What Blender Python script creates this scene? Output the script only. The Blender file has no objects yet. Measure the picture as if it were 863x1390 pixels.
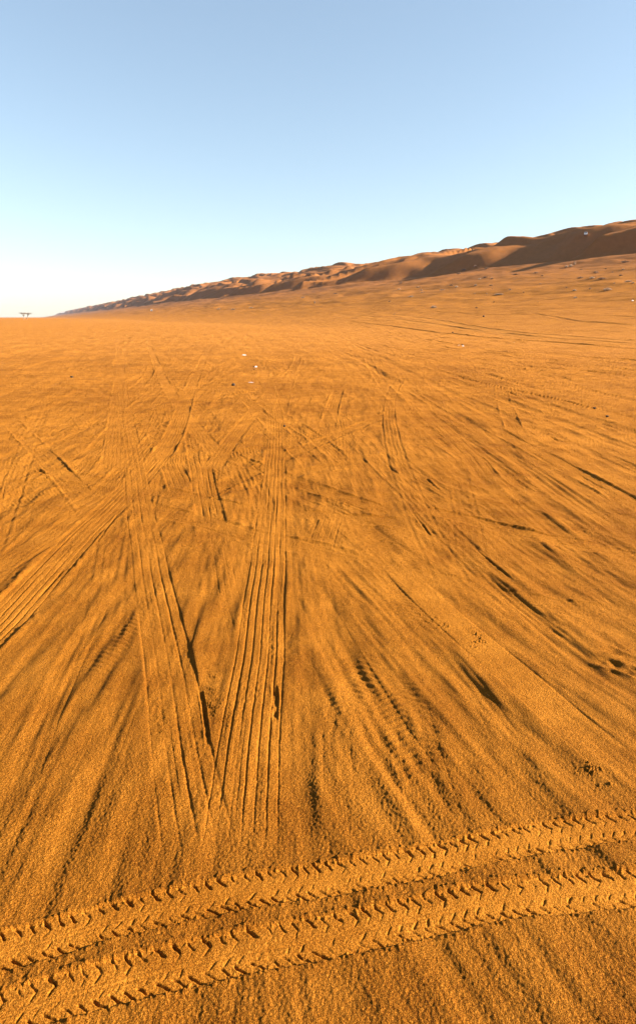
import bpy, bmesh, math, random
import numpy as np
from mathutils import Vector, Matrix

random.seed(7)
R = math.radians
scene = bpy.context.scene
C = scene.collection

# ------------------------------------------------------------------ camera model
F = 867.0; CX = 431.5; CY = 650.0; PITCH = R(14.2); CAM_H = 1.70
def ray(px, py):
    dx = (px - CX) / F; dy = (CY - py) / F
    c, s = math.cos(PITCH), math.sin(PITCH)
    return dx, c + dy * s, dy * c - s          # world x, y, z of a pixel's ray
def flat(px, py):
    x, y, z = ray(px, py); k = CAM_H / -z
    return (x * k, y * k)

SUN_AZ = R(92); SUN_EL = R(21.5)                # azimuth clockwise from +Y

# ------------------------------------------------------------------ noise
def _h(ix, iy, seed):
    n = (ix * 374761393 + iy * 668265263 + seed * 1274126177) & 0xffffffff
    n = ((n ^ (n >> 13)) * 1274126177) & 0xffffffff
    n = ((n ^ (n >> 16)) * 2246822519) & 0xffffffff
    return (n ^ (n >> 15)) & 0xffff
_G = np.stack([np.cos(np.arange(256) * 2 * np.pi / 256), np.sin(np.arange(256) * 2 * np.pi / 256)])
def noise(x, y, seed=0):
    x = np.asarray(x, float); y = np.asarray(y, float)
    x, y = np.broadcast_arrays(x, y)
    x0 = np.floor(x).astype(np.int64); y0 = np.floor(y).astype(np.int64)
    fx = x - x0; fy = y - y0
    u = fx * fx * fx * (fx * (fx * 6 - 15) + 10); v = fy * fy * fy * (fy * (fy * 6 - 15) + 10)
    def g(i, j):
        h = _h(x0 + i, y0 + j, seed) & 255
        return _G[0][h] * (fx - i) + _G[1][h] * (fy - j)
    a = g(0, 0); b = g(1, 0); c = g(0, 1); d = g(1, 1)
    return (a + u * (b - a) + v * (c - a) + u * v * (a - b - c + d)) * 1.5
def fbm(x, y, seed=0, octs=3, gain=.5):
    t = 0; a = 1.0
    for o in range(octs):
        t = t + a * noise(x * 2 ** o, y * 2 ** o, seed + 17 * o); a *= gain
    return t
def sst(a, b, x):
    t = np.clip((x - a) / (b - a), 0, 1); return t * t * (3 - 2 * t)

# ------------------------------------------------------------------ large terrain: plain, apron, dune ridge
RD = R(-23.2)                                  # azimuth in which the ridge runs away
SR, CR = math.sin(RD), math.cos(RD)
def uv(x, y):
    return SR * x + CR * y, CR * x - SR * y
def ridge_base(v):
    # gentle apron, then the body of the ridge, then its broad top
    a = 28.0 * np.clip((v - 45) / 195, 0, 1) ** 1.4
    b = .06 * np.clip(v - 240, 0, 190)
    c = np.clip(v - 430, 0, 200) * .01 - np.clip(v - 700, 0, 3000) * .03
    return a + b + c
def brink(d, rise, slope=.62):
    # slip face: soft foot, straight steep face, sharp brink, long back that sinks a little towards the sun
    wd = rise / slope; t = d / wd
    f = np.where(t < 0, 0, np.where(t < .3, t * t / .6, t - .15)) / .85
    back = 1 - .30 * sst(0, 1, (d - wd) / 48.)
    return rise * np.where(t < 1, f, back)
def saw_front(u, L, ph, seed):
    # slip faces set one behind the other: each runs obliquely out of the ridge, then the next starts further back
    q = u / L + ph + .55 * noise(u / (L * 2.3), seed * 7.7, seed)
    qi = np.floor(q).astype(np.int64); t = q - qi
    a0 = .25 + 1.2 * (_h(qi, qi * 0 + 3, seed) / 65535.); a1 = .25 + 1.2 * (_h(qi + 1, qi * 0 + 3, seed) / 65535.)
    return np.where(t < .74, a0 * (1 - t / .74), a1 * sst(.74, 1, t)), t
STEPS = ((232, 92, 16.5, 104., .1, 101), (290, 44, 8.5, 66., .45, 102), (326, 38, 5.5, 54., .8, 103), (360, 32, 4.6, 61., .3, 104), (392, 28, 4.0, 47., .6, 105), (424, 24, 3.4, 40., .2, 106))
def terrain(x, y):
    x = np.asarray(x, float); y = np.asarray(y, float)
    u, v = uv(x, y)
    vb = v + 9 * noise(u / 130, v / 160, 5) * sst(120, 240, v) + 5 * noise(u / 37, v / 50, 6) * sst(180, 240, v)
    h = ridge_base(vb)
    k = 1 + .0 * v
    for V0, A, rise, L, ph, sd in STEPS:
        rise = rise * 1.65
        fr_, t_ = saw_front(u + .25 * (v - V0), L, ph, sd)
        d = vb - V0 - A * fr_ + 4 * noise(u / 21, v / 26, sd + 1)
        rz = rise * np.clip(.95 + 1.25 * noise(u / (L * .9), v / 160, sd + 2), .08, 1.5)
        sl = .33 + .30 * sst(-.08, .16, noise(u / 62, v / 400 + sd * 1.3, sd + 4))       # steep slip faces alternate with gentle flanks
        h = h + k * brink(d, rz * (.55 + .5 * fr_), sl)
    cap = 47 + .178 * (vb - 285) - .16 * np.clip(vb - 440, 0, 400) + 2.6 * noise(u / 46, v / 60, 121) + 1.2 * noise(u / 19, v / 40, 122)
    cap = 28 + (cap - 28) * (.82 + .18 * k)
    h = -1.3 * np.log(np.exp(-np.clip(h, -50, 200) / 1.3) + np.exp(-np.clip(cap, -50, 200) / 1.3)) * sst(225, 245, vb) + h * (1 - sst(225, 245, vb))
    m2 = v * .97 + u * .25 + 9 * noise(u / 28, v / 24, 37)
    am = np.clip(.3 + 1.6 * noise(u / 40, v / 40, 48), 0, 1.3) * sst(275, 320, vb)
    t_ = m2 / 17. - np.floor(m2 / 17.)
    m3 = v * .9 + u * .42 + 14 * noise(u / 52, v / 44, 38); t3 = m3 / 37. - np.floor(m3 / 37.)
    h = h + 4.2 * np.clip(.25 + 1.7 * noise(u / 66, v / 60, 49), 0, 1.3) * sst(262, 300, vb) * np.where(t3 < .26, sst(-.02, .26, t3), 1 - (t3 - .26) / .74)
    h = h + 1.3 * am * np.where(t_ < .35, sst(-.02, .35, t_), 1 - (t_ - .35) / .65)
    S2 = vb - v
    h = h + np.clip(h - 26, 0, 100) * .30 * sst(650, 1700, u)
    # hummocky apron
    ap = sst(60, 130, v) * (1 - sst(230, 262, v + S2))
    h = h + ap * (.55 * noise(u / 24, v / 13, 51) + .2 * noise(u / 7, v / 5, 53) + 1.2 * noise(u / 75, v / 40, 55))
    ap2 = sst(25, 80, v)
    r = np.hypot(x, y)
    h = h + ap2 * .10 * noise(u / 9, v / 2.6, 57)
    # the plain itself
    far = sst(6, 40, r)
    h = h + far * (.16 * noise(x / 23, y / 31, 61) + .05 * noise(x / 7, y / 9, 62))
    h = h + .012 * noise(x / 1.7, y / 3.1, 63)
    h = h + .9 * sst(260, 420, r) * (1 - sst(420, 800, r)) * sst(-200, 60, v) * .6
    return h
def ground_hit(px, py):
    dx, dy, dz = ray(px, py)
    t = np.concatenate([np.arange(1, 60, .05), 60 * 1.0015 ** np.arange(0, 3300)])
    z = CAM_H + dz * t - terrain(dx * t, dy * t)
    k = np.argmax(z < 0)
    if z[k] >= 0: k = len(t) - 1
    q = t[k]
    return dx * q, dy * q, float(terrain(dx * q, dy * q))

# ------------------------------------------------------------------ materials
def mat(name):
    m = bpy.data.materials.new(name); m.use_nodes = True
    return m, m.node_tree.nodes, m.node_tree.links, m.node_tree.nodes['Principled BSDF']
def simple(name, col, rough=.8, var=.15, scale=8):
    m, N, L, P = mat(name)
    P.inputs['Roughness'].default_value = rough
    P.inputs['Specular IOR Level'].default_value = .06 if rough > .7 else .3
    tc = N.new('ShaderNodeTexCoord'); nz = N.new('ShaderNodeTexNoise'); nz.inputs['Scale'].default_value = scale
    nz.inputs['Detail'].default_value = 4
    L.new(tc.outputs['Object'], nz.inputs['Vector'])
    rp = N.new('ShaderNodeValToRGB')
    rp.color_ramp.elements[0].position = .3; rp.color_ramp.elements[1].position = .7
    rp.color_ramp.elements[0].color = (*[c * (1 - var) for c in col], 1)
    rp.color_ramp.elements[1].color = (*[min(1, c * (1 + var)) for c in col], 1)
    L.new(nz.outputs['Fac'], rp.inputs['Fac']); L.new(rp.outputs['Color'], P.inputs['Base Color'])
    return m

def sand_material():
    m, N, L, P = mat('orange_sand')
    P.inputs['Roughness'].default_value = .95
    P.inputs['Specular IOR Level'].default_value = .03
    tc = N.new('ShaderNodeTexCoord')
    def nz(scale, detail=4, rough=.55, vec=None):
        n = N.new('ShaderNodeTexNoise'); n.inputs['Scale'].default_value = scale
        n.inputs['Detail'].default_value = detail; n.inputs['Roughness'].default_value = rough
        L.new(vec or tc.outputs['Object'], n.inputs['Vector']); return n
    def mathn(op, a, b=None, c=None):
        n = N.new('ShaderNodeMath'); n.operation = op
        for i, q in enumerate((a, b, c)):
            if q is None: continue
            if isinstance(q, (int, float)): n.inputs[i].default_value = q
            else: L.new(q, n.inputs[i])
        return n.outputs[0]
    # base colour: patches of paler and redder sand
    big = nz(.35, 5); grain = nz(260, 2, .7); mid = nz(3.0, 5, .6)
    f = mathn('ADD', mathn('MULTIPLY', big.outputs['Fac'], .35), mathn('MULTIPLY', mid.outputs['Fac'], .30))
    f = mathn('ADD', f, mathn('MULTIPLY_ADD', grain.outputs['Fac'], .85, -.25))
    pk = N.new('ShaderNodeAttribute'); pk.attribute_name = 'packed'
    f = mathn('ADD', f, mathn('MULTIPLY', mathn('POWER', pk.outputs['Fac'], 3.0), .11))
    rp = N.new('ShaderNodeValToRGB'); e = rp.color_ramp.elements
    e[0].position = .34; e[0].color = (0.0892, 0.0238, 0.00187, 1)
    e[1].position = .66; e[1].color = (.345, .130, .0150, 1)
    mm = e.new(.5); mm.color = (.205, .070, .0058, 1)
    L.new(f, rp.inputs['Fac'])
    # redder sand of the dunes (a property of the place, not of the light)
    dn = N.new('ShaderNodeAttribute'); dn.attribute_name = 'dune'
    mix = N.new('ShaderNodeMix'); mix.data_type = 'RGBA'
    L.new(dn.outputs['Fac'], mix.inputs['Factor'])
    L.new(rp.outputs['Color'], mix.inputs['A'])
    rp2 = N.new('ShaderNodeValToRGB'); e = rp2.color_ramp.elements
    e[0].position = .35; e[0].color = (0.1785, 0.0612, 0.01233, 1)
    e[1].position = .68; e[1].color = (0.2720, 0.1020, 0.02465, 1)
    L.new(f, rp2.inputs['Fac']); L.new(rp2.outputs['Color'], mix.inputs['B'])
    pl = N.new('ShaderNodeAttribute'); pl.attribute_name = 'view_field'  # brightening with distance, painted into the sand colour; near sand stays darker
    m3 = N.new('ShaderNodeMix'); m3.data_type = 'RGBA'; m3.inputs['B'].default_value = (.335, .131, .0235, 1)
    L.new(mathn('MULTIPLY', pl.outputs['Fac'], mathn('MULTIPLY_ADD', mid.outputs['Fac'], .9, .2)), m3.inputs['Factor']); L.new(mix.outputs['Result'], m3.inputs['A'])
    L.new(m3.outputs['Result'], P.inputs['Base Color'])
    # grain relief
    g1 = nz(130, 3, .65); g2 = nz(330, 2, .7); g3 = nz(26, 3, .6)
    h = mathn('ADD', mathn('MULTIPLY', g1.outputs['Fac'], 1.0), mathn('MULTIPLY', g2.outputs['Fac'], .5))
    h = mathn('ADD', h, mathn('MULTIPLY', g3.outputs['Fac'], 1.25))
    g4 = nz(7.5, 3, .6); h = mathn('ADD', h, mathn('MULTIPLY', mathn('MULTIPLY', g4.outputs['Fac'], pl.outputs['Fac']), 3.5))
    bp = N.new('ShaderNodeBump'); bp.inputs['Distance'].default_value = .023
    L.new(h, bp.inputs['Height'])
    st = mathn('MULTIPLY_ADD', pk.outputs['Fac'], -.75, .88)
    L.new(st, bp.inputs['Strength'])
    L.new(bp.outputs['Normal'], P.inputs['Normal'])
    return m
SAND = sand_material()

# ------------------------------------------------------------------ ground sheet: polar grid, fine near the camera
def build_rows():
    r = [0.0, .15, .3, .45, .6, .75, .85]
    d = math.atan(CAM_H / .92)
    while True:
        rr = CAM_H / math.tan(d)
        r.append(rr)
        step = R(.055)
        nr = CAM_H / math.tan(d - step) if d > 1.5 * step else 1e9
        lim = max(.22, .0042 * rr)
        if nr - rr > lim: nr = rr + lim
        if nr > 9000: break
        d = math.atan(CAM_H / nr)
    r.append(9000.0)
    return np.array(r)
rows = build_rows()
view_field = np.arange(-37, 37.001, .058)
left = -37 - np.cumsum(np.minimum(.07 * 1.12 ** np.arange(1, 400), 1.6)); left = left[left > -180]
right = 37 + np.cumsum(np.minimum(.07 * 1.12 ** np.arange(1, 400), 1.6)); right = right[right < 179]
az = np.concatenate([left[::-1], view_field, right]) * math.pi / 180
print('grid', len(rows), len(az), len(rows) * len(az))
RR, AZ = np.meshgrid(rows, az, indexing='ij')
X = RR * np.sin(AZ); Y = RR * np.cos(AZ)
H = terrain(X, Y)
U, V = uv(X, Y)
n_near = int(np.searchsorted(rows, 240))
Xn, Yn, Rn = X[:n_near], Y[:n_near], RR[:n_near]
D = np.zeros_like(Xn)                 # relief of the trodden surface
PK = np.zeros_like(Xn)                # how packed and smooth the sand is

# --- wind-worn relief, stretched along the usual driving direction
def rot(x, y, a):
    return x * math.cos(a) - y * math.sin(a), x * math.sin(a) + y * math.cos(a)
cell = np.gradient(rows)[:n_near, None] * np.ones_like(Xn)       # radial spacing
def vis(wl): return 1 - sst(.25, .6, cell / wl)
a1, b1 = rot(Xn, Yn, R(-8)); a2, b2 = rot(Xn, Yn, R(12)); a3, b3 = rot(Xn, Yn, R(-24))
wx = a1 + .25 * noise(Xn / 1.5, Yn / 2.5, 70)
D += .010 * noise(wx / .34, b1 / 2.0, 71) + .0045 * noise(a2 / .15, b2 / 1.1, 72)
D += .013 * noise(a3 / .6, b3 / 2.6, 73) * sst(-1, 3, Xn)
D += .0028 * noise(a1 / .06, b1 / .35, 74)
rg = np.abs(noise(a2 / .55, b2 / 1.6, 75)); D += -.006 * np.clip(.22 - rg, 0, 1) * 2.2 * sst(-.1, .4, noise(Xn / 2, Yn / 2, 76))
D += .0014 * noise(Xn / .07, Yn / .07, 77) * vis(.07)
D += .0027 * noise(Xn / .011, Yn / .011, 78) * vis(.011)
D += .0015 * noise(Xn / .0055, Yn / .0055, 79) * vis(.0055)
hd = noise(Xn / 1.2 + 9, Yn / 4, 69) * .12
a4, b4 = rot(Xn, Yn, R(-21)); k4 = sst(-.35, .35, Xn) * (1 - sst(4, 7, Yn))
D += k4 * (.009 * noise((a4 + hd) / .10, b4 / .9, 86) + .010 * noise((a4 + hd) / .21, b4 / 1.5, 87))
D += (1 - k4) * (1 - .5 * sst(8, 14, Rn)) * (.007 * noise((Xn + hd) / .09, Yn / .9, 88) + .009 * noise((Xn + hd) / .22, Yn / 1.7, 89))
# scour pits and mounds
q = noise(Xn / .5, Yn / .8, 80); D += .026 * np.clip(q - .42, 0, 1) * sst(.5, 2.5, Xn + .3 * Yn)
D -= .010 * np.clip(noise(Xn / .45, Yn / .7, 81) - .5, 0, 1)
# far plain: long windrows and wheel churn that still show at a low angle
fr = sst(9, 26, Rn)
D += fr * (.030 * noise(a1 / .9, b1 / 6, 82) + .02 * noise(a3 / .7, b3 / 4, 83))
rgt = sst(3, 9, Xn)
ch = np.abs(noise(a3 / 1.1, b3 / 7.5, 84))
D += rgt * sst(9, 15, Rn) * .10 * np.clip(.16 - ch, 0, 1) / .16 * sst(.0, .35, noise(Xn / 4, Yn / 6, 85)) * (1 - .5 * sst(60, 110, Rn))

D += k4 * .0032 * noise((a4 + hd) / .035, b4 / .7, 186) + (1 - k4) * (1 - .6 * sst(6, 12, Rn)) * (.0036 * noise((Xn + .08 * Yn + hd) / .035, Yn / .8, 188) + .008 * noise((Xn - .1 * Yn) / .13, Yn / 2.2, 189))
D *= (1 - .22 * sst(2.4, 5, Rn)) * (.72 + .28 * sst(1.5, 2.2, Rn))
lim_ = .012 * (1 + Rn / 9)
D = lim_ * np.tanh(D / lim_)
# --- wheel tracks
def catmull(pts, step=.5):
    P_ = [np.array(p, float) for p in pts]
    P_ = [2 * P_[0] - P_[1]] + P_ + [2 * P_[-1] - P_[-2]]
    out = []
    for i in range(1, len(P_) - 2):
        a, b, c, d = P_[i - 1], P_[i], P_[i + 1], P_[i + 2]
        n = max(2, min(14, int(np.linalg.norm(c - b) / step)))
        for k in range(n):
            t = k / n
            out.append(.5 * ((2 * b) + (-a + c) * t + (2 * a - 5 * b + 4 * c - d) * t * t + (-a + 3 * b - 3 * c + d) * t ** 3))
    out.append(P_[-2]); return np.array(out)
azn = az
def apply_track(pts, prof, half, reach=2.2):
    """pts: ground polyline; prof(t, s, D, sl) edits the relief, t lateral metres, s metres along"""
    S0 = 0.0; rc = half * reach
    n = len(pts)
    # nearest-segment fields over the touched window
    rmin = max(0, np.hypot(*pts.T).min() - rc)
    r_all = np.hypot(*pts.T)
    # bounding box in rows and columns
    seg_r0 = 1e9; seg_r1 = 0
    for i in range(n - 1):
        a, b = pts[i], pts[i + 1]
        ab = b - a; L2 = ab @ ab; t = np.clip(-(a @ ab) / max(L2, 1e-9), 0, 1)
        seg_r0 = min(seg_r0, np.hypot(*(a + ab * t)))
        seg_r1 = max(seg_r1, np.hypot(*a), np.hypot(*b))
    i0 = max(0, int(np.searchsorted(rows, seg_r0 - rc)) - 1); i1 = min(n_near, int(np.searchsorted(rows, seg_r1 + rc)) + 1)
    if i1 - i0 < 2: return
    ang = np.unwrap(np.arctan2(pts[:, 0], pts[:, 1]))
    pad = math.asin(min(.99, rc / max(seg_r0, rc * 1.02)))
    j0 = max(0, int(np.searchsorted(azn, ang.min() - pad))); j1 = min(len(azn), int(np.searchsorted(azn, ang.max() + pad)) + 1)
    if j1 - j0 < 2: return
    x = Xn[i0:i1, j0:j1]; y = Yn[i0:i1, j0:j1]
    best = np.full(x.shape, 1e9); T = np.zeros(x.shape); Sx = np.zeros(x.shape)
    for i in range(n - 1):
        a, b = pts[i], pts[i + 1]; ab = b - a; L = math.hypot(*ab)
        if L < 1e-6: continue
        e = ab / L
        # rows of this segment only
        tt = np.clip(-(a @ ab) / (L * L), 0, 1)
        q0 = np.hypot(*(a + ab * tt)) - rc; q1 = max(np.hypot(*a), np.hypot(*b)) + rc
        k0 = max(0, int(np.searchsorted(rows, q0)) - i0); k1 = min(i1, int(np.searchsorted(rows, q1)) + 1) - i0
        if k1 <= k0: S0 += L; continue
        px = x[k0:k1] - a[0]; py = y[k0:k1] - a[1]
        s = px * e[0] + py * e[1]; t = px * e[1] - py * e[0]
        sc = np.clip(s, 0, L)
        d2 = (s - sc) ** 2 + t * t
        m = d2 < best[k0:k1]
        best[k0:k1] = np.where(m, d2, best[k0:k1])
        T[k0:k1] = np.where(m, t, T[k0:k1]); Sx[k0:k1] = np.where(m, S0 + sc, Sx[k0:k1])
        # end caps: outside the ends nothing
        S0 += L
    ok = best < rc * rc
    ok &= np.abs(np.abs(T) - np.sqrt(np.maximum(best, 0))) < .02 + .01 * half
    if not ok.any(): return
    Dv = D[i0:i1, j0:j1]; Pv = PK[i0:i1, j0:j1]
    nd, npk = prof(T[ok], Sx[ok], Dv[ok], x[ok], y[ok], S0)
    Dv[ok] = nd; Pv[ok] = np.maximum(Pv[ok] * .0 + npk, Pv[ok] * (npk < .05))

def ends(s, total, e=.5): return sst(0, e, s) * (1 - sst(total - e, total, s))
WK = .42
def worn(depth=.01, half=.11, strength=1.0, seed=0, patchy=True):
    def f(t, s, d, x, y, tot):
        k = ends(s, tot, 1.0)
        if patchy: k = k * np.clip(.55 + 1.1 * noise(s / 2.3, seed * 3.1, seed), .05, 1.5)
        a = np.abs(t) / half
        g = -depth * np.exp(-a ** 4) + .6 * depth * np.exp(-((a - 1.35) / .34) ** 2)
        g = g + .25 * depth * np.cos(t / half * 9.4) * (a < 1)
        return d + WK * g * k * strength, 0.12 * k * (a < 1)
    return f
RK = .52
def ribbed(depth=.012, half=.125, nrib=6, rib=.0042, edge=.6, seed=0, pk=.55, keep=.25, gap=0.0, e=.35):
    def f(t, s, d, x, y, tot):
        k = ends(s, tot, e) * (1 - .2 * sst(7, 15, y))
        wob = .009 * noise(s / .9, seed, seed + 5) + .0022 * noise(s / .11, seed, seed + 6)
        t = t + wob
        a = np.abs(t) / half
        m = (1 - sst(.95, 1.12, a)) * k
        if gap: m = m * sst(gap - .25, gap + .25, .35 + noise(s / 1.9, 4.4, seed + 2))
        base = d * (1 - m * (1 - keep))
        ph = t / half * nrib * math.pi
        rb = 1 - 2.0 * np.clip(np.cos(ph), 0, 1) ** 5
        am = np.clip(.7 + .8 * noise(s / .9, np.round(t / half * nrib / 2) * 3.3, seed + 9), .05, 1.5)
        prof = RK * (-depth + rib * rb * am) * m
        crumb = 1 + .9 * noise(s / .05, t / .05, seed + 11)
        wal = RK * edge * depth * np.exp(-((a - 1.2) / .16) ** 2) * k * crumb * np.clip(.5 + 1.4 * noise(s / .6, seed + .5 + 9 * np.sign(t), seed), 0, 2)
        tr = (.0003 * np.cos(2 * math.pi * s / .021) + .0022 * noise(s / .03, t / .018, seed + 15) * np.clip(.5 + noise(s / .4, t / .1, seed + 16), 0, 1)) * m
        return base + prof + wal + tr, pk * m
    return f
def smooth_band(depth=.012, half=.16, seed=0, pk=.8):
    def f(t, s, d, x, y, tot):
        k = ends(s, tot, .8); a = np.abs(t) / half
        m = (1 - sst(.92, 1.04, a)) * k
        line = -.003 * np.exp(-((a - .97) / .035) ** 2) * k
        wal = .3 * depth * np.exp(-((a - 1.22) / .16) ** 2) * k * (1 + .5 * noise(s / .09, t / .06, seed))
        return d * (1 - .85 * m) - depth * m + line + wal, pk * m
    return f
def lugged(half=.066, depth=.010, pitch=.040, seed=0, ph0=0.):
    def f(t, s, d, x, y, tot):
        a = t / half; aa = np.abs(a)
        m = 1 - sst(1.0, 1.16, aa)
        jt = .25 * noise(s / .09, 3.0, seed + 4) + .35 * noise(s / .5, 9., seed + 6) + .12 * noise(s / .02, a * 3, seed + 7)
        pre = noise(s / .35, a * 1.5, seed + 8)
        # shoulder blocks: a short steep step down, all leaning the same way
        p = s / pitch + ph0 - 1.35 * a - .25 * a * a + jt
        fr_ = p - np.floor(p); idx = np.floor(p)
        rnd = (_h(idx.astype(np.int64), (a > 0).astype(np.int64), seed) / 65535.)
        slot = np.exp(-((fr_ - .5) / .085) ** 2)
        shp = np.exp(-((fr_ - .30) / .13) ** 2)
        win = sst(.50, .62, aa) * (1 - sst(1.02, 1.18, aa))
        sh = (-.0115 * slot + .0012 * shp) * win * (.3 + .95 * rnd)
        # inner blocks lean the other way
        p2 = s / pitch + ph0 + .3 + 1.1 * a + jt
        f2 = p2 - np.floor(p2)
        rnd2 = (_h(np.floor(p2).astype(np.int64), (a > 0).astype(np.int64) + 5, seed) / 65535.)
        s2 = np.exp(-((f2 - .5) / .10) ** 2) * sst(.14, .22, aa) * (1 - sst(.46, .56, aa))
        inn = -.0042 * s2 * rnd2 * 1.2
        step = .0007 * (f2 - .5) * sst(.05, .2, aa) * (1 - sst(.5, .6, aa))
        cen = -.0022 * np.exp(-((a - .12) / .05) ** 2) - .0016 * np.exp(-((a + .1) / .04) ** 2)
        lug = np.clip(.9 + .7 * pre, .35, 1.4)
        rim = .0028 * np.exp(-((aa - 1.22) / .17) ** 2) * (.7 + .9 * noise(s / .03, t / .03, seed + 12)) * np.clip(.8 + noise(s / .4, np.sign(t) * 5, seed + 13), .2, 1.6)
        crumb = .0035 * np.clip(noise(s / .012, t / .012, seed + 14) - .2, 0, 1) * np.exp(-((aa - 1.1) / .25) ** 2) * 3
        crown = .003 * (1 - np.clip(a, -1, 1) ** 2)
        return d * (1 - .84 * m) + (-depth + crown) * m + (sh + (inn + step + cen) * m) * lug + rim + crumb, .6 * m
    return f
def gouge(depth=.05, half=.05, seed=0):
    def f(t, s, d, x, y, tot):
        k = ends(s, tot, tot * .3); tt = t + .25 * half * noise(s / .12, 2., seed)
        a = tt / half
        g = -depth * np.exp(-(np.abs(a) ** 3)) + .5 * depth * np.exp(-((np.abs(a) - 1.5) / .4) ** 2)
        g = g * (1 + .8 * noise(s / .05, t / .05, seed + 1))
        return d + g * k, 0 * k
    return f
def cloddy(size=.03, height=.02, half=.12, seed=0):
    def f(t, s, d, x, y, tot):
        k = ends(s, tot, tot * .25) * np.exp(-(np.abs(t) / half) ** 3)
        n = noise(x / size * 2.4, y / size * 2.4, seed + 40); n2 = noise(x / size * 5.1, y / size * 5.1, seed + 41)
        k = k * np.clip(.5 + 1.6 * noise(x / size * .5, y / size * .5, seed + 42), 0, 1.4)
        return d + height * .24 * (np.clip(n - .2, 0, 1) * 1.9 - .8 * np.clip(-n - .2, 0, 1) + .55 * n2) * k, 0 * k
    return f
def P2(*px): return catmull([flat(*p) for p in px])

# old wheel ruts in pairs, all over the plain; most run away towards the gap beside the dunes
rs = random.Random(5)
for i in range(120):
    head = R(rs.gauss(-10, 9) if rs.random() < .72 else rs.uniform(-75, 70))
    yy = rs.uniform(6.0, 30) if i % 2 else rs.uniform(5.5, 12)
    xx = rs.uniform(-.62, .75) * (yy + 2)
    ln = min(rs.uniform(6, 34), 2 * (yy - 2.8)); bend = rs.gauss(0, .003)
    dep = rs.uniform(.0025, .006) * (1 + (yy > 10) * 1.6); hw = rs.uniform(.09, .13); sd = i + 100
    for g in (0, rs.choice([1.45, 1.6])):
        pts = []
        for k in range(9):
            q = (k / 8 - .5) * ln; a = head + bend * q * 4
            pts.append((xx + g * math.cos(head) + math.sin(a) * q, yy - g * math.sin(head) + math.cos(a) * q))
        pts = np.array(pts)
        if rs.random() < .7: apply_track(catmull(pts, 1.2), worn(dep, hw, 1, sd), hw)
        else: apply_track(catmull(pts, 1.2), ribbed(dep * .6, hw, 5, .0008 + .0005 * yy, .6, sd, .2, .75, .25, 1.8), hw)
for i in range(80):
    head = R(rs.gauss(-8, 22) if rs.random() < .6 else rs.uniform(-80, 80))
    yy = rs.uniform(7.0, 28); xx = rs.uniform(-.62, .6) * (yy + 1); ln = min(rs.uniform(6, 18), 2 * (yy - 4)); bend = rs.gauss(0, .002)
    pts = []
    for k in range(7):
        q = (k / 6 - .5) * ln; a = head + bend * q * 4
        pts.append((xx + math.sin(a) * q, yy + math.cos(a) * q))
    apply_track(catmull(np.array(pts), .8), ribbed(rs.uniform(.006, .012) * (1 + yy / 14), .12, rs.choice((4, 5, 6)), rs.uniform(.003, .006) * (1 + yy / 16), .8, 700 + i, .2, .6, .2, 1.6), .12)
# far tracks: wheel lines that run away along the foot of the apron
for k, (Y1, dp) in enumerate(((452, .03), (458, .05), (466, .05), (473, .035), (481, .06), (489, .06), (497, .07), (506, .05), (517, .05), (529, .03), (545, .035), (566, .04),
                  (590, .03), (612, .03), (640, .028), (668, .028), (700, .025), (735, .025), (770, .022), (812, .02), (470, .04), (493, .05), (502, .06), (511, .05))):
    vx = rs.uniform(385, 425); wv = rs.uniform(-2.0, 2.0)
    ln_ = [flat(x_, 436 + (Y1 - 436) * (x_ - vx) / (863 - vx) + wv * math.sin(x_ / 70 + k)) for x_ in np.linspace(470 if Y1 < 520 else 440 + (Y1 - 520) * .12, 910, 7)]
    apply_track(catmull(ln_, 1.5), worn(dp, .12, 1.0, 400 + k), .12)

def wide_road(depth=.05, half=1.0, seed=0, pk=.9):
    def f(t, s, d, x, y, tot):
        k = ends(s, tot, 6.0); a = np.abs(t) / half
        m = (1 - sst(.8, 1.1, a)) * k
        g = -depth * np.exp(-a ** 4) + .8 * depth * np.exp(-((a - 1.25) / .22) ** 2) * k
        rut = .5 * depth * np.cos(a * 11 + 1.5 * noise(s / 7, 2., seed)) * m
        lum = depth * 1.1 * np.clip(noise(s / .55, t / .35, seed + 3), 0, 1) * np.exp(-((a - 1.1) / .3) ** 2) * k * np.clip(.3 + 1.6 * noise(s / 9, 7., seed + 4), 0, 1.5)
        return d * (1 - .6 * m) + g * k + rut + lum, pk * m
    return f
for k, (pp, hf, dp) in enumerate(((((440, 421), (500, 425), (560, 431), (640, 444), (700, 452), (780, 458), (900, 466)), .9, .05),
                       (((430, 423), (500, 430), (570, 438), (640, 448), (720, 457), (800, 463), (900, 470)), .8, .05),
                       (((470, 436), (560, 447), (640, 456), (740, 464), (900, 476)), .35, .06),
                       (((480, 419), (600, 424), (660, 427), (760, 426), (900, 432)), .45, .05),
                       (((560, 412), (640, 409), (740, 407), (900, 402)), .5, .05),
                       (((590, 421), (700, 424), (790, 437), (900, 443)), .5, .05))):
    rp_ = [np.array(ground_hit(*p_)[:2]) for p_ in pp]
    apply_track(catmull(rp_, 4.0), wide_road(dp, hf, 800 + k, .95 if k < 2 else .2), hf)
def edged(depth=.006, half=.11, seed=0):
    # a light tyre that only cut its two shoulders and a centre seam
    def f(t, s, d, x, y, tot):
        k = ends(s, tot, 2.0) * np.clip(.6 + 1.1 * noise(s / 3.1, seed * 1.7, seed), .1, 1.4)
        t = t + .012 * noise(s / 1.1, seed, seed + 1); sc = 1 + y / 12; w = .010 * (1 + y / 16)
        g = 0
        for c, m in ((-half, 1), (half, 1), (0, .5), (-half * .5, .4), (half * .5, .4)):
            g = g - m * np.exp(-((t - c) / w) ** 2) + .7 * m * np.exp(-((t - c - 1.9 * w) / w) ** 2)
        return d + depth * sc * k * g, 0 * k
    return f
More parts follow.
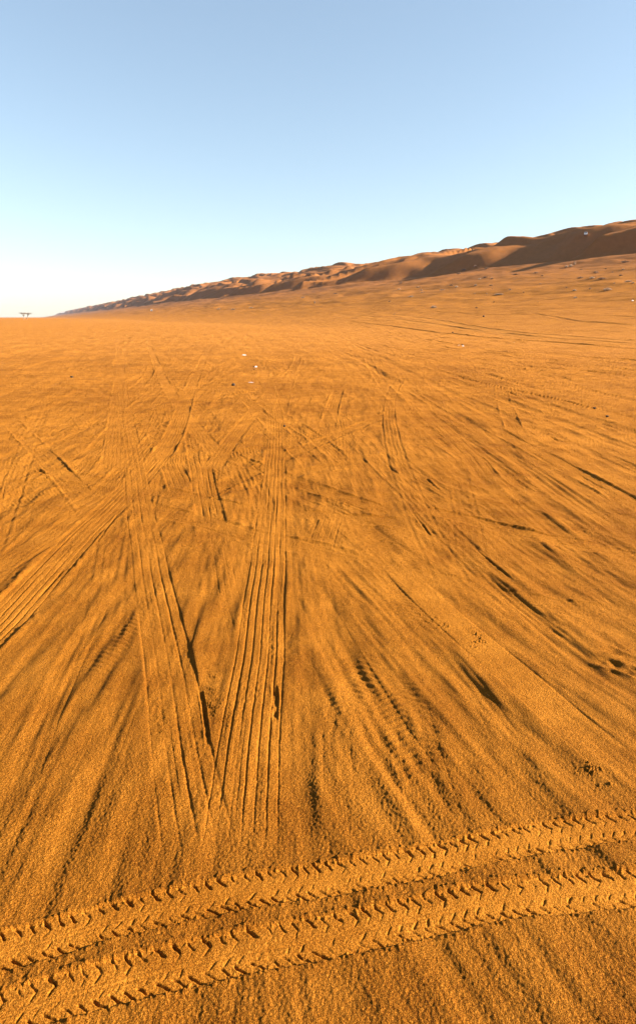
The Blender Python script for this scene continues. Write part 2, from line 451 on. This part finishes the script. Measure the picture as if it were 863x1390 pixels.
for i in range(90):
    head = R(rs.gauss(-10, 11) if rs.random() < .8 else rs.uniform(-60, 60))
    yy = rs.uniform(4, 26) ; xx = rs.uniform(-.6, .62) * (yy + 1.5); ln = min(rs.uniform(6, 24), 2 * (yy - 2.4)); bend = rs.gauss(0, .0012)
    pts = []
    for k in range(7):
        q = (k / 6 - .5) * ln; a = head + bend * q * 4
        pts.append((xx + math.sin(a) * q, yy + math.cos(a) * q))
    apply_track(catmull(np.array(pts), .8), edged(rs.uniform(.0009, .0021), .11, 900 + i), .13)
T = apply_track
# faint tracks crossing the middle distance
T(P2((-40, 660), (60, 655), (150, 668), (204, 690), (280, 708), (352, 730), (438, 748), (505, 772)), ribbed(.010, .13, 5, .0045, .8, 1, .1, .5), .13)
T(P2((-40, 628), (70, 640), (140, 655), (230, 668), (330, 690), (430, 700), (560, 712)), ribbed(.009, .12, 5, .0045, .8, 2, .1, .5), .12)
T(P2((500, 768), (580, 783), (640, 797), (701, 812), (800, 828), (900, 836)), ribbed(.009, .11, 4, .0015, .7, 3, .1, .5), .11)
T(P2((395, 660), (485, 672), (600, 682), (720, 688), (880, 684)), worn(.012, .12, 1, 4), .12)
T(P2((560, 690), (640, 706), (730, 728), (810, 742), (900, 770)), ribbed(.012, .11, 4, .004, .8, 5, .3, .4), .11)
T(P2((-30, 790), (60, 735), (110, 702), (150, 680), (190, 652)), ribbed(.010, .125, 5, .004, .5, 6, .4, .3), .125)
T(P2((600, 504), (640, 516), (687, 528), (743, 539), (795, 552), (834, 561), (900, 580)), gouge(.028, .045, 7), .045)
T(P2((430, 540), (520, 600), (610, 665), (700, 728), (800, 800), (900, 870)), worn(.013, .12, 1, 8), .12)
T(P2((470, 530), (580, 590), (690, 655), (800, 718), (900, 775)), worn(.013, .12, 1, 9), .12)
T(P2((540, 520), (680, 600), (780, 660), (900, 730)), worn(.014, .12, 1, 10), .12)
T(P2((440, 660), (560, 720), (650, 790), (760, 870), (880, 960)), worn(.010, .12, 1, 11), .12)
T(P2((400, 760), (450, 860), (530, 1000), (620, 1130), (700, 1290)), worn(.015, .10, 1, 12), .10)
T(P2((300, 620), (250, 560), (215, 500), (200, 460)), ribbed(.01, .12, 5, .004, .5, 13), .12)
T(P2((285, 640), (320, 590), (372, 530), (420, 490)), ribbed(.01, .12, 5, .004, .5, 14, .3), .12)
T(P2((-20, 720), (60, 650), (150, 590), (260, 530), (330, 495)), worn(.012, .12, 1, 15), .12)
T(P2((560, 545), (600, 580), (640, 620), (662, 650)), ribbed(.012, .13, 3, .005, .6, 16, .3), .13)
T(P2((150, 640), (158, 560), (165, 500), (175, 455)), ribbed(.009, .12, 5, .003, .4, 18, .3), .12)
for k, (a, b, c) in enumerate((((480, 1210), (455, 1000), (490, 880)), ((640, 1230), (575, 1040), (545, 900)), ((60, 1280), (120, 1060), (215, 860)),
                   ((-20, 1220), (60, 980), (150, 790)), ((120, 1240), (190, 1040), (262, 800)), ((20, 1100), (90, 930), (200, 740)),
                   ((760, 1110), (640, 930), (520, 790)), ((730, 1170), (600, 960), (505, 830)), ((560, 1180), (520, 1040), (440, 830)),
                   ((870, 960), (740, 850), (610, 740)), ((880, 900), (760, 810), (640, 715)))):
    T(P2(a, b, c), worn((.012, .016, .011)[k % 3], (.06, .085, .075)[k % 3], 1.1, 500 + k), .085)
# tread-print remnants (faint chevrons of an old tyre)
for k, pp in enumerate((((100, 940), (150, 870), (205, 810)), ((600, 1100), (560, 1000), (530, 900)), ((470, 1010), (475, 940), (490, 870)), ((560, 860), (548, 820), (535, 780)))):
    def old_chev(t, s, d, x, y, tot, k=k):
        a = np.abs(t) / .12
        return d + .0015 * np.cos(2 * math.pi * (s + .5 * np.abs(t)) / .043) * (1 - sst(.8, 1.1, a)) * ends(s, tot, .3), .0 * s
    T(P2(*pp), old_chev, .12)
# the long ribbed track on the left, over the fan of ruts
T(P2((-90, 930), (0, 848), (66, 776), (115, 725), (163, 678), (205, 632), (238, 585), (262, 520), (285, 470)), ribbed(.012, .13, 6, .0058, 1.2, 20, .3, .35), .13)
# smooth band, lower right
T(P2((525, 757), (580, 812), (640, 865), (711, 926), (767, 977), (832, 1032), (900, 1085)), smooth_band(.0025, .105, 22, .4), .105)
# two tracks running straight away
T(P2((277, 1185), (262, 1100), (246, 1010), (236, 946), (226, 880), (211, 810), (200, 745), (190, 690), (181, 620), (170, 560), (163, 500), (160, 462)), ribbed(.006, .118, 4, .0038, .6, 24, .28, .45), .118)
T(P2((322, 1178), (331, 1075), (341, 985), (350, 900), (357, 830), (364, 760), (370, 670), (374, 600), (372, 560), (362, 520), (349, 492)), ribbed(.008, .125, 6, .0056, .7, 26, .30, .45), .125)
# gouges and crumbled edges
T(P2((270, 925), (276, 955), (280, 985), (283, 1022)), gouge(.006, .009, 30), .009)
T(P2((288, 930), (296, 962), (298, 998)), cloddy(.02, .022, .06, 31), .08)
T(P2((290, 890), (284, 940), (290, 985)), cloddy(.018, .02, .05, 32), .08)
T(P2((373, 922), (374, 950), (372, 985)), gouge(.007, .012, 33), .012)
T(P2((214, 935), (217, 975), (220, 1015)), cloddy(.012, .014, .02, 34), .04)
T(P2((250, 930), (262, 1000), (272, 1060)), cloddy(.012, .012, .02, 35), .04)
T(P2((780, 1030), (805, 1052), (830, 1078)), cloddy(.03, .03, .06, 36), .08)
T(P2((640, 850), (652, 862), (650, 885)), cloddy(.03, .03, .06, 37), .08)
T(P2((565, 825), (585, 838), (612, 865)), cloddy(.03, .022, .06, 38), .08)
T(P2((810, 880), (835, 888), (870, 900)), gouge(.010, .035, 40), .035)
T(P2((800, 893), (835, 906), (880, 924)), gouge(.011, .035, 41), .035)
for a, b, dd in (((728, 485), (756, 488), .08), ((752, 480), (870, 490), .07), ((634, 498), (668, 501), .08), ((728, 499), (795, 507), .08), ((743, 492), (850, 504), .07),
                 ((689, 532), (709, 539), .07), ((744, 591), (766, 600), .06), ((660, 474), (760, 479), .05), ((590, 455), (668, 462), .05), ((50, 636), (68, 645), .05),
                 ((165, 690), (125, 745), .022), ((90, 770), (48, 815), .022), ((196, 645), (212, 628), .03), ((345, 576), (374, 602), .025), ((318, 488), (338, 503), .03),
                 ((575, 647), (600, 668), .03), ((540, 600), (580, 630), .02), ((690, 600), (712, 625), .02), ((780, 640), (830, 668), .03), ((555, 690), (590, 735), .025), ((640, 740), (700, 790), .025)):
    m_ = ((a[0] + b[0]) / 2, (a[1] + b[1]) / 2 + 1)
    T(P2(a, m_, b), gouge(dd * .24, dd * .45, int(a[0])), dd * .5)
for a, b in (((655, 478), (760, 476)), ((700, 545), (860, 548)), ((60, 500), (205, 499)), ((660, 425), (760, 426)), ((600, 447), (700, 453)), ((480, 470), (560, 478))):
    T(P2(a, ((a[0] + b[0]) / 2, (a[1] + b[1]) / 2), b), cloddy(.22, .07, .35, int(a[1])), .45)
# the fresh motorcycle treads across the foreground, last
T(P2((-1100, 1520), (-700, 1480), (-180, 1345), (-60, 1304), (79, 1268), (112, 1258), (153, 1246), (209, 1233), (322, 1208), (450, 1189), (530, 1175), (590, 1165), (655, 1150), (770, 1130), (862, 1121), (1000, 1102), (1300, 1062), (1700, 1015), (2300, 950)), lugged(.058, .008, .0385, 60), .058)
T(P2((-1000, 1640), (-600, 1560), (-140, 1420), (60, 1356), (230, 1310), (330, 1288), (440, 1268), (550, 1246), (660, 1222), (760, 1212), (863, 1204), (1000, 1190), (1300, 1160), (1700, 1105), (2300, 1030)), lugged(.062, .007, .041, 61, .4), .062)

fade = 1 - sst(170, 238, Rn)
H[:n_near] += D * fade
packed = np.zeros_like(H); packed[:n_near] = PK * fade
dune = sst(110, 240, V + 25 * noise(U / 60, V / 60, 91))

far_brighten = sst(9, 55, RR) * (1 - dune) * .8 * (1 - .45 * sst(40, 110, V))  # vignette-like grading painted into the sand: paler far off, deeper near the camera
def grid_mesh(name, X, Y, Z):
    nr, nc = X.shape
    co = np.stack([X, Y, Z], -1).reshape(-1, 3).astype(np.float32)
    idx = np.arange(nr * nc).reshape(nr, nc)
    nxt = np.roll(idx, -1, axis=1)                      # closed ring
    a, b, c, d = idx[:-1], idx[1:], nxt[1:], nxt[:-1]
    f = np.stack([a, b, c, d], -1).reshape(-1, 4)
    me = bpy.data.meshes.new(name)
    me.vertices.add(len(co)); me.vertices.foreach_set('co', co.ravel())
    me.loops.add(f.size); me.loops.foreach_set('vertex_index', f.ravel().astype(np.int32))
    me.polygons.add(len(f)); me.polygons.foreach_set('loop_start', (np.arange(len(f)) * 4).astype(np.int32))
    try: me.polygons.foreach_set('loop_total', np.full(len(f), 4, np.int32))
    except Exception: pass
    me.update(calc_edges=True); me.shade_smooth()
    return me
me = grid_mesh('sand_plain', X[1:], Y[1:], H[1:])
for nm, arr in (('packed', packed), ('dune', dune), ('view_field', far_brighten)):
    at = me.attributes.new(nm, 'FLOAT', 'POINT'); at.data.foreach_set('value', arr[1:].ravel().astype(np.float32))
me.materials.append(SAND)
gnd = bpy.data.objects.new('sand_ground', me); C.objects.link(gnd); gnd['kind'] = 'structure'

# ------------------------------------------------------------------ things
def tag(o, label, cat, group=None):
    o['label'] = label; o['category'] = cat
    if group: o['group'] = group
    return o
def mesh_obj(name, bm, m, parent=None, smooth=False):
    me = bpy.data.meshes.new(name); bm.to_mesh(me); bm.free()
    if smooth: me.shade_smooth()
    me.materials.append(m)
    o = bpy.data.objects.new(name, me); C.objects.link(o)
    if parent is not None: o.parent = parent
    return o
def empty(name, loc, rz=0.0):
    o = bpy.data.objects.new(name, None); C.objects.link(o)
    o.location = loc; o.rotation_euler = (0, 0, rz); o.empty_display_size = .3
    return o
def tube(bm, pts, rad, n=5):
    rings = []
    for i, p in enumerate(pts):
        p = Vector(p); a = Vector(pts[max(0, i - 1)]); b = Vector(pts[min(len(pts) - 1, i + 1)])
        d = (b - a).normalized(); q = d.to_track_quat('Z', 'Y')
        r = rad[i] if isinstance(rad, (list, tuple)) else rad
        rings.append([bm.verts.new(p + q @ Vector((math.cos(2 * math.pi * k / n) * r, math.sin(2 * math.pi * k / n) * r, 0))) for k in range(n)])
    for a, b in zip(rings, rings[1:]):
        for k in range(n):
            bm.faces.new((a[k], a[(k + 1) % n], b[(k + 1) % n], b[k]))
    bm.faces.new(rings[-1]); bm.faces.new(rings[0][::-1])
def box(bm, c, s, rz=0.0, taper=1.0):
    M = Matrix.Translation(c) @ Matrix.Rotation(rz, 4, 'Z')
    vs_ = []
    for z in (-.5, .5):
        k = taper if z > 0 else 1
        for x_, y_ in ((-.5, -.5), (.5, -.5), (.5, .5), (-.5, .5)):
            vs_.append(bm.verts.new(M @ Vector((x_ * s[0] * k, y_ * s[1] * k, z * s[2]))))
    for f in ((3, 2, 1, 0), (4, 5, 6, 7), (0, 1, 5, 4), (1, 2, 6, 5), (2, 3, 7, 6), (3, 0, 4, 7)):
        bm.faces.new([vs_[i] for i in f])

TWIG = simple('dry_twigs', (.27, .165, .095), .95, .35, 14)
TWIG_GREY = simple('pale_twigs', (.40, .29, .20), .95, .3, 14)
BARK = simple('acacia_bark', (.20, .15, .11), .95, .3, 3)
LEAF = simple('acacia_leaf', (.17, .13, .10), .8, .4, 2)
PAPER = simple('white_plastic', (.80, .79, .80), .45, .05, 30)
STONE = simple('dark_stone', (.05, .036, .028), .85, .4, 25)
CLOD = simple('sand_clod', (.19, .068, .009), .95, .3, 30)

# dry shrubs -----------------------------------------------------------
def shrub_mesh(seed, n=170, w=1.0, h=.55):
    r = random.Random(seed); bm = bmesh.new()
    for i in range(n):
        a = r.uniform(0, 2 * math.pi); q = r.random() ** .6
        ex = math.cos(a) * q * .5 * w; ey = math.sin(a) * q * .5 * w
        ez = h * (1.02 - .75 * q * q) * r.uniform(.5, 1.1)
        bx_ = math.cos(a) * r.random() * .12 * w; by_ = math.sin(a) * r.random() * .12 * w
        mid = (bx_ * .4 + ex * .55 + r.uniform(-.04, .04), by_ * .4 + ey * .55 + r.uniform(-.04, .04), ez * r.uniform(.55, .75))
        tube(bm, [(bx_, by_, -.05), mid, (ex, ey, ez)], [.012, .009, .004], 3)
        for _ in range(4):
            t = r.uniform(.4, 1.0)
            px_ = mid[0] + (ex - mid[0]) * t; py_ = mid[1] + (ey - mid[1]) * t; pz_ = mid[2] + (ez - mid[2]) * t
            d = Vector((r.uniform(-1, 1), r.uniform(-1, 1), r.uniform(-.2, 1))).normalized() * r.uniform(.05, .12)
            tube(bm, [(px_, py_, pz_), (px_ + d.x, py_ + d.y, pz_ + d.z)], [.006, .003], 3)
    return bm
PROT = []
for k, (m_, nn, hh) in enumerate(((TWIG, 170, .5), (TWIG_GREY, 130, .42), (TWIG, 90, .6), (TWIG_GREY, 200, .34))):
    me_ = bpy.data.meshes.new('dry_shrub'); b_ = shrub_mesh(50 + k, nn, 1.0, hh); b_.to_mesh(me_); b_.free(); me_.materials.append(m_); PROT.append(me_)
SG = 'dry desert shrubs dotted over the sandy slope'
def shrub(px, py, wpx, proto, label, flat_=1.0, group=SG):
    x, y, z = ground_hit(px, py)
    d = math.hypot(x, y) * math.cos(PITCH)
    w_ = min(4.5, max(.35, wpx / F * d))
    o = bpy.data.objects.new('dry_shrub', PROT[proto]); C.objects.link(o)
    o.location = (x, y, z - .03); o.scale = (w_, w_ * .8, min(w_, 1.7) * flat_)
    o.rotation_euler = (0, 0, random.uniform(0, 6.28))
    tag(o, label, 'shrub', group)
    return o
for s_ in (
    (588, 418, 11, 1, 'pale dry shrub with a dark shadow, alone just above the light band of wheel tracks', .9),
    (824, 394, 15, 1, 'largest pale shrub low on the right-hand slope, spread wide and leaning right', .8),
    (816, 379, 14, 0, 'wide brown shrub cluster in the middle of the right-hand slope', .7),
    (803, 378, 9, 1, 'small grey shrub just left of the wide brown shrub cluster', .7),
    (848, 356, 13, 0, 'dark brown shrub nearest the right edge, just below the shaded dune foot', .8),
    (852, 383, 11, 1, 'pale shrub near the right edge halfway up the open slope', .7),
    (808, 371, 10, 2, 'thin slanting shrub above the wide brown cluster on the slope', .8),
    (787, 378, 9, 0, 'brown shrub on the slope straight below the right end of the big dune shadow', .7),
    (779, 395, 6, 3, 'round pale shrub low on the slope, between two long shrub rows', .9),
    (677, 400, 15, 3, 'low grey shrub spread flat, lowest one on the middle slope', .6),
    (700, 373, 13, 0, 'dark brown shrub below the left tip of the big dune shadow', .6),
    (727, 371, 9, 2, 'short upright brown shrub below the big dune shadow, right of the dark brown one', .7),
    (600, 394, 9, 1, 'grey shrub left of a small tuft, on the slope under the second dark dune', .6),
    (612, 388, 8, 2, 'brown shrub in the middle of a short row under the second dark dune', .7),
    (619, 390, 6, 1, 'light grey round tuft at the right end of the short shrub row', .9),
    (645, 388, 6, 3, 'pale round shrub standing alone right of the short shrub row', .9),
    (558, 403, 11, 1, 'pale flat shrub low on the slope, left part, near a faint second tuft', .6),
    (568, 390, 9, 3, 'greyish shrub on the upper left part of the middle slope', .6),
    (541, 393, 6, 1, 'small pale tuft farthest left of those under the second dark dune', .7),
    (455, 399, 7, 0, 'dark shrub by itself on the slope where the ridge meets the plain', .7),
    (411, 404, 6, 3, 'faint grey shrub near the middle of the picture at the ridge foot', .8),
    (427, 412, 3.2, 2, 'tiny dark upright bush on the edge of the plain below the ridge', 2.0),
    (297, 420, 7, 1, 'leftmost pale shrub of three along the far edge of the plain', .9),
    (317, 420, 11, 3, 'wide pale shrub, middle one of three along the far edge of the plain', .6),
    (341, 418, 8, 1, 'rightmost shrub of three along the far edge of the plain', .7),
    (622, 372, 9, 0, 'dense brown shrub thicket at the tip of the second dune shadow', .9),
    (629, 367, 9, 0, 'dark thicket tucked against the second dune shadow, higher than its neighbour', 1.1),
    (658, 377, 10, 0, 'long brown shrub right of the thicket under the second dark dune', .7),
    (660, 365, 8, 0, 'brown shrub in the shade line right of the thicket', .8),
    (645, 362, 7, 2, 'brown bush between the thicket and the shade line', .9),
    (651, 379, 7, 1, 'grey shrub touching the left end of the long brown shrub', .7),
    (667, 379, 6, 0, 'brown shrub just right of the long brown shrub', .7),
    (774, 362, 6, 1, 'upright pale bush at the lower rim of the big dune shadow', 1.6),
    (779, 360, 5, 2, 'upright brown bush at the rim of the big dune shadow, right of a pale one', 1.8),
    (768, 363, 5, 1, 'short pale bush at the rim of the big dune shadow, left of the upright ones', 1.2),
): shrub(*s_)
rs = random.Random(11)
for k in range(36):
    px = rs.uniform(520, 900); py = 360 + (863 - px) * .075 + rs.random() ** 1.3 * 44
    shrub(px, py, rs.uniform(2.2, 6.5), rs.randrange(4), 'one of the tiny dry tufts scattered between the larger shrubs on the slope', rs.uniform(.5, .9), 'tiny tufts scattered over the slope')

# litter ---------------------------------------------------------------
def scrap(px, py, wpx, label, hgt=.45, seed=0, m=PAPER, name='plastic_scrap', cat='litter', asp=.6):
    x, y, z = ground_hit(px, py); d = math.hypot(x, y)
    w_ = wpx / F * d * .62
    bm = bmesh.new(); bmesh.ops.create_grid(bm, x_segments=11, y_segments=9, size=.5)
    r = random.Random(seed)
    for v in bm.verts:
        a = math.atan2(v.co.y, v.co.x); rr = v.co.length
        n_ = float(noise(v.co.x * 3.1 + seed, v.co.y * 3.1, seed)); n2_ = float(noise(v.co.x * 7 + seed, v.co.y * 7, seed + 3))
        v.co.x *= (1 + .3 * math.sin(3 * a + seed)); v.co.y *= asp * (1 + .3 * math.cos(2 * a + seed))
        v.co.z = hgt * (.40 + .55 * n_ + .3 * n2_) * max(.0, 1 - rr * 1.5) + .03
    geo = bmesh.ops.solidify(bm, geom=bm.faces[:], thickness=.03)
    o = mesh_obj(name, bm, m); o.scale = (w_, w_, w_); o.location = (x, y, z + .004)
    o.rotation_euler = (0, 0, r.uniform(-.5, .5))
    tag(o, label, cat, 'scraps of rubbish lying on the plain')
    return o
scrap(331, 482.5, 8.5, 'flat white plastic scrap on the plain, farthest of the scraps left of centre', .35, 1)
scrap(347, 498.5, 5.0, 'crumpled bright white scrap standing up on the plain beside a dark clod', .9, 2)
scrap(341, 519.5, 9.0, 'thin pale grey scrap pressed flat, nearest of the scraps left of centre', .18, 3, simple('grey_plastic', (.50, .44, .44), .6, .1, 20))
scrap(628, 470, 4.2, 'small bright white crumpled scrap among the wheel ruts right of centre', .8, 4)
scrap(622.5, 469, 3.6, 'greyish scrap just left of the bright white one among the ruts', .5, 5, simple('dull_plastic', (.45, .40, .38), .6, .1, 20))
scrap(697, 465.5, 5.5, 'pale flat scrap on the light band of tracks at right', .25, 6)
scrap(857.5, 408.5, 3.6, 'white scrap at the right edge beside the curved wheel marks', .8, 7)

# stones and clods -----------------------------------------------------
def stone(px, py, wpx, label, seed, m=STONE, name='dark_stone', cat='stone', group='small dark stones on the plain', tall=.7):
    x, y, z = ground_hit(px, py); d = math.hypot(x, y); w_ = wpx / F * d
    bm = bmesh.new(); bmesh.ops.create_icosphere(bm, subdivisions=3, radius=.5)
    for v in bm.verts:
        k_ = 1 + .28 * float(noise(v.co.x * 2.2 + seed, v.co.y * 2.2 + v.co.z * 1.7, seed)) + .1 * float(noise(v.co.x * 6, v.co.y * 6 + v.co.z * 5, seed + 1))
        v.co *= k_; v.co.z *= tall
    o = mesh_obj(name, bm, m, smooth=False); o.scale = (w_, w_ * .85, w_); o.location = (x, y, z + w_ * tall * .3)
    o.rotation_euler = (0, 0, seed * 1.3); tag(o, label, cat, group)
stone(317, 523.5, 5.5, 'dark stone with a dark tail of loose sand, nearest stone left of the scraps', 1)
stone(344.5, 498, 1.8, 'tiny dark stone touching the left side of the crumpled white scrap', 2)
stone(345, 502, 1.6, 'tiny dark stone just below the crumpled white scrap', 3)
stone(386, 579, 3.6, 'dark stone beside the ribbed tyre track, farther from the camera', 4)
stone(98, 512.5, 3.6, 'dark stone on the left half of the plain near the row of broken sand', 5)
stone(614, 452, 2.6, 'small dark stone on the light band of tracks near the pale shrub', 6)
stone(627, 469, 3, 'dark stone right behind the bright white scrap among the ruts', 7)
stone(656, 430, 3, 'dark stone above the light band of tracks, left one of a short row', 8)
stone(806, 555, 3.4, 'dark clod below the long rut, left one of two at right', 9)
stone(823, 566, 3.6, 'dark clod below the long rut, right one of two at right', 10)

# trees on the horizon ---------------------------------------------------
def acacia(px, hpx, wpx, dist, label, seed, lean=0.0):
    dx, dy, dz = ray(px, 431)
    k_ = dist / math.hypot(dx, dy); x, y = dx * k_, dy * k_; z = float(terrain(x, y))
    hh = hpx / F * dist * .88; ww = wpx / F * dist * .85
    root = empty('acacia_tree', (x, y, z), 0); r = random.Random(seed)
    tag(root, label, 'tree', 'acacia trees on the horizon')
    bm = bmesh.new(); top = Vector((lean * hh, 0, hh * .82))
    def limb(a, b, r0, r1):
        m1 = a.lerp(b, .5) + Vector((r.uniform(-.2, .2), r.uniform(-.2, .2), r.uniform(-.1, .25)))
        tube(bm, [a, m1, b], [r0, (r0 + r1) / 2, r1], 6)
    fork = Vector((lean * hh * .45, 0, hh * .45))
    tube(bm, [(0, 0, -.4), (lean * hh * .2, .05, hh * .2), tuple(fork)], [.24, .20, .17], 8)
    tips = []
    for i in range(8):
        a = i * .785 + r.uniform(-.3, .3)
        t = Vector((lean * hh * .8 + math.cos(a) * ww * r.uniform(.18, .42), math.sin(a) * ww * r.uniform(.18, .42), hh * r.uniform(.80, .88)))
        limb(fork, t, .10, .035); tips.append(t)
        for _ in range(3):
            t2 = t + Vector((r.uniform(-1, 1), r.uniform(-1, 1), r.uniform(.1, .5))); limb(t, t2, .035, .015); tips.append(t2)
    mesh_obj('trunk', bm, BARK, root)
    bm = bmesh.new()
    for i in range(1100):
        t = r.choice(tips) + Vector((r.gauss(0, .55), r.gauss(0, .55), r.gauss(.1, .16)))
        q = r.uniform(.05, .14); e1 = Vector((r.uniform(-1, 1), r.uniform(-1, 1), r.uniform(-.3, .3))).normalized() * q
        e2 = Vector((r.uniform(-1, 1), r.uniform(-1, 1), r.uniform(-.5, .5))).normalized() * q
        bm.faces.new([bm.verts.new(t - e1), bm.verts.new(t + e2), bm.verts.new(t + e1), bm.verts.new(t - e2)])
    bmesh.ops.recalc_face_normals(bm, faces=bm.faces[:]); mesh_obj('crown', bm, LEAF, root)
acacia(32.5, 8.6, 8, 430, 'flat-topped acacia with a straight trunk, alone on the left horizon', 3)
acacia(36.0, 8.2, 3.4, 445, 'smaller thin acacia leaning right behind the flat-topped one on the left horizon', 4, .55)

# a white off-roader parked high on the dunes ---------------------------
WALL = simple('whitewashed_wall', (.42, .38, .35), .8, .1, .5)
WHITE = simple('white_paint', (.85, .85, .83), .35, .03, 2)
GLASS = simple('dark_glass', (.03, .035, .04), .15, .1, 2)
TYRE = simple('tyre_rubber', (.03, .03, .03), .8, .2, 5)
def offroader(px, py):
    x, y, z = ground_hit(px, py)
    root = empty('offroad_car', (x, y, z + .02), math.atan2(-x, y) + .03)
    tag(root, 'small white off-road car parked high up among the dune tops at right', 'car')
    bm = bmesh.new(); box(bm, (0, 0, .85), (1.85, 4.6, .75), 0, .97); box(bm, (0, .25, 1.55), (1.7, 3.0, .70), 0, .86); box(bm, (0, -2.34, .55), (1.8, .14, .3)); box(bm, (0, 2.34, .55), (1.8, .14, .3))
    bmesh.ops.bevel(bm, geom=bm.edges[:], offset=.06, segments=2, affect='EDGES')
    mesh_obj('body', bm, WHITE, root)
    for sy, ly in ((-1.30, .06), (1.76, .06)):
        bm = bmesh.new(); box(bm, (0, sy, 1.55), (1.35, ly, .42)); mesh_obj('windscreen', bm, GLASS, root)
    for sx in (-1, 1):
        bm = bmesh.new(); box(bm, (sx * .80, .25, 1.57), (.06, 2.4, .38)); mesh_obj('side_window', bm, GLASS, root)
        for wy in (-1.4, 1.4):
            bm = bmesh.new(); bmesh.ops.create_cone(bm, cap_ends=True, segments=20, radius1=.40, radius2=.40, depth=.26, matrix=Matrix.Translation((sx * .84, wy, .40)) @ Matrix.Rotation(math.pi / 2, 4, 'Y'))
            mesh_obj('wheel', bm, TYRE, root)
offroader(794, 320)
# far white buildings at the foot of the ridge
def house(px, py, wpx, hpx, label):
    x, y, z = ground_hit(px, py); d = math.hypot(x, y)
    w_ = max(2, wpx / F * d * .95); h_ = max(1, hpx / F * d * .95)
    root = empty('white_building', (x, y, z), -math.atan2(x, y)); tag(root, label, 'building', 'white buildings far off at the ridge foot')
    bm = bmesh.new(); box(bm, (0, 0, h_ * .4), (w_, w_ * .6, h_ * 1.2)); mesh_obj('wall', bm, WALL, root)
    bm = bmesh.new(); box(bm, (0, 0, h_ * 1.0 + .16), (w_ * 1.06, w_ * .66, .3)); mesh_obj('roof', bm, WALL, root)
    for i in (-1, 1):
        bm = bmesh.new(); box(bm, (i * w_ * .25, -w_ * .3 - .03, h_ * .5), (w_ * .14, .08, h_ * .35)); mesh_obj('window', bm, GLASS, root)
    bm = bmesh.new(); box(bm, (0, -w_ * .3 - .03, h_ * .33), (w_ * .12, .08, h_ * .62)); mesh_obj('door', bm, GLASS, root)
house(86, 425, 5, 1.6, 'long white building farthest away, under the low left end of the ridge')
house(206, 422, 2.4, 1.4, 'tiny white building at the ridge foot, nearer and right of the long one')

# ------------------------------------------------------------------ haze
def haze():
    bm = bmesh.new(); bmesh.ops.create_cube(bm, size=1)
    me = bpy.data.meshes.new('haze'); bm.to_mesh(me); bm.free()
    o = bpy.data.objects.new('haze', me); C.objects.link(o)
    lo = float(H.min()) - 1.5; hi = float(H.max()) + 6
    o.scale = (18600, 18600, hi - lo); o.location = (0, 0, (hi + lo) / 2)
    m = bpy.data.materials.new('haze_air'); m.use_nodes = True
    N, L = m.node_tree.nodes, m.node_tree.links
    N.remove(N['Principled BSDF'])
    pv = N.new('ShaderNodeVolumePrincipled'); pv.inputs['Color'].default_value = (.40, .40, .46, 1)
    pv.inputs['Density'].default_value = HAZE; pv.inputs['Anisotropy'].default_value = .2
    L.new(pv.outputs[0], N['Material Output'].inputs['Volume'])
    me.materials.append(m); o['kind'] = 'stuff'
    return o
HAZE = 6.5e-5
haze()

# ------------------------------------------------------------------ sky, sun, camera
w = bpy.data.worlds.new('World'); scene.world = w; w.use_nodes = True
N, L = w.node_tree.nodes, w.node_tree.links
bg = N['Background']; sky = N.new('ShaderNodeTexSky'); sky.sky_type = 'NISHITA'
sky.sun_disc = False; sky.sun_elevation = SUN_EL; sky.sun_rotation = SUN_AZ
sky.air_density = 1.0; sky.dust_density = .2; sky.ozone_density = 1.6; sky.altitude = 0
hs = N.new('ShaderNodeHueSaturation'); hs.inputs['Saturation'].default_value = .92
gm = N.new('ShaderNodeGamma'); gm.inputs['Gamma'].default_value = .76
L.new(sky.outputs[0], gm.inputs['Color']); L.new(gm.outputs[0], hs.inputs['Color']); wb = N.new('ShaderNodeMix'); wb.data_type = 'RGBA'; wb.blend_type = 'MULTIPLY'; wb.inputs['Factor'].default_value = 1; wb.inputs['B'].default_value = (.93, .975, .985, 1)
L.new(hs.outputs[0], wb.inputs['A']); L.new(wb.outputs['Result'], bg.inputs['Color']); bg.inputs['Strength'].default_value = .058
sd = bpy.data.lights.new('sun', 'SUN'); sd.energy = 5.0; sd.angle = R(.5); sd.color = (1, .93, .82)
so = bpy.data.objects.new('sun', sd); C.objects.link(so)
dirv = Vector((math.sin(SUN_AZ) * math.cos(SUN_EL), math.cos(SUN_AZ) * math.cos(SUN_EL), math.sin(SUN_EL)))
so.rotation_euler = dirv.to_track_quat('Z', 'Y').to_euler(); so.location = dirv * 300 + Vector((0, 0, 50))
cd = bpy.data.cameras.new('camera'); cam = bpy.data.objects.new('camera', cd); C.objects.link(cam)
cd.sensor_fit = 'VERTICAL'; cd.sensor_height = 36; cd.lens = 36 * F / 1390
cd.shift_y = -45 / 1390; cd.clip_end = 30000; cd.clip_start = .05
cam.location = (0, 0, CAM_H + float(terrain(0., 0.))); cam.rotation_euler = (R(90) - PITCH, 0, 0)
scene.camera = cam
vs = scene.view_settings; vs.view_transform = 'Standard'; vs.look = 'None'; vs.gamma = 1; vs.exposure = 2.5
scene.render.resolution_x = 635; scene.render.resolution_y = 1024
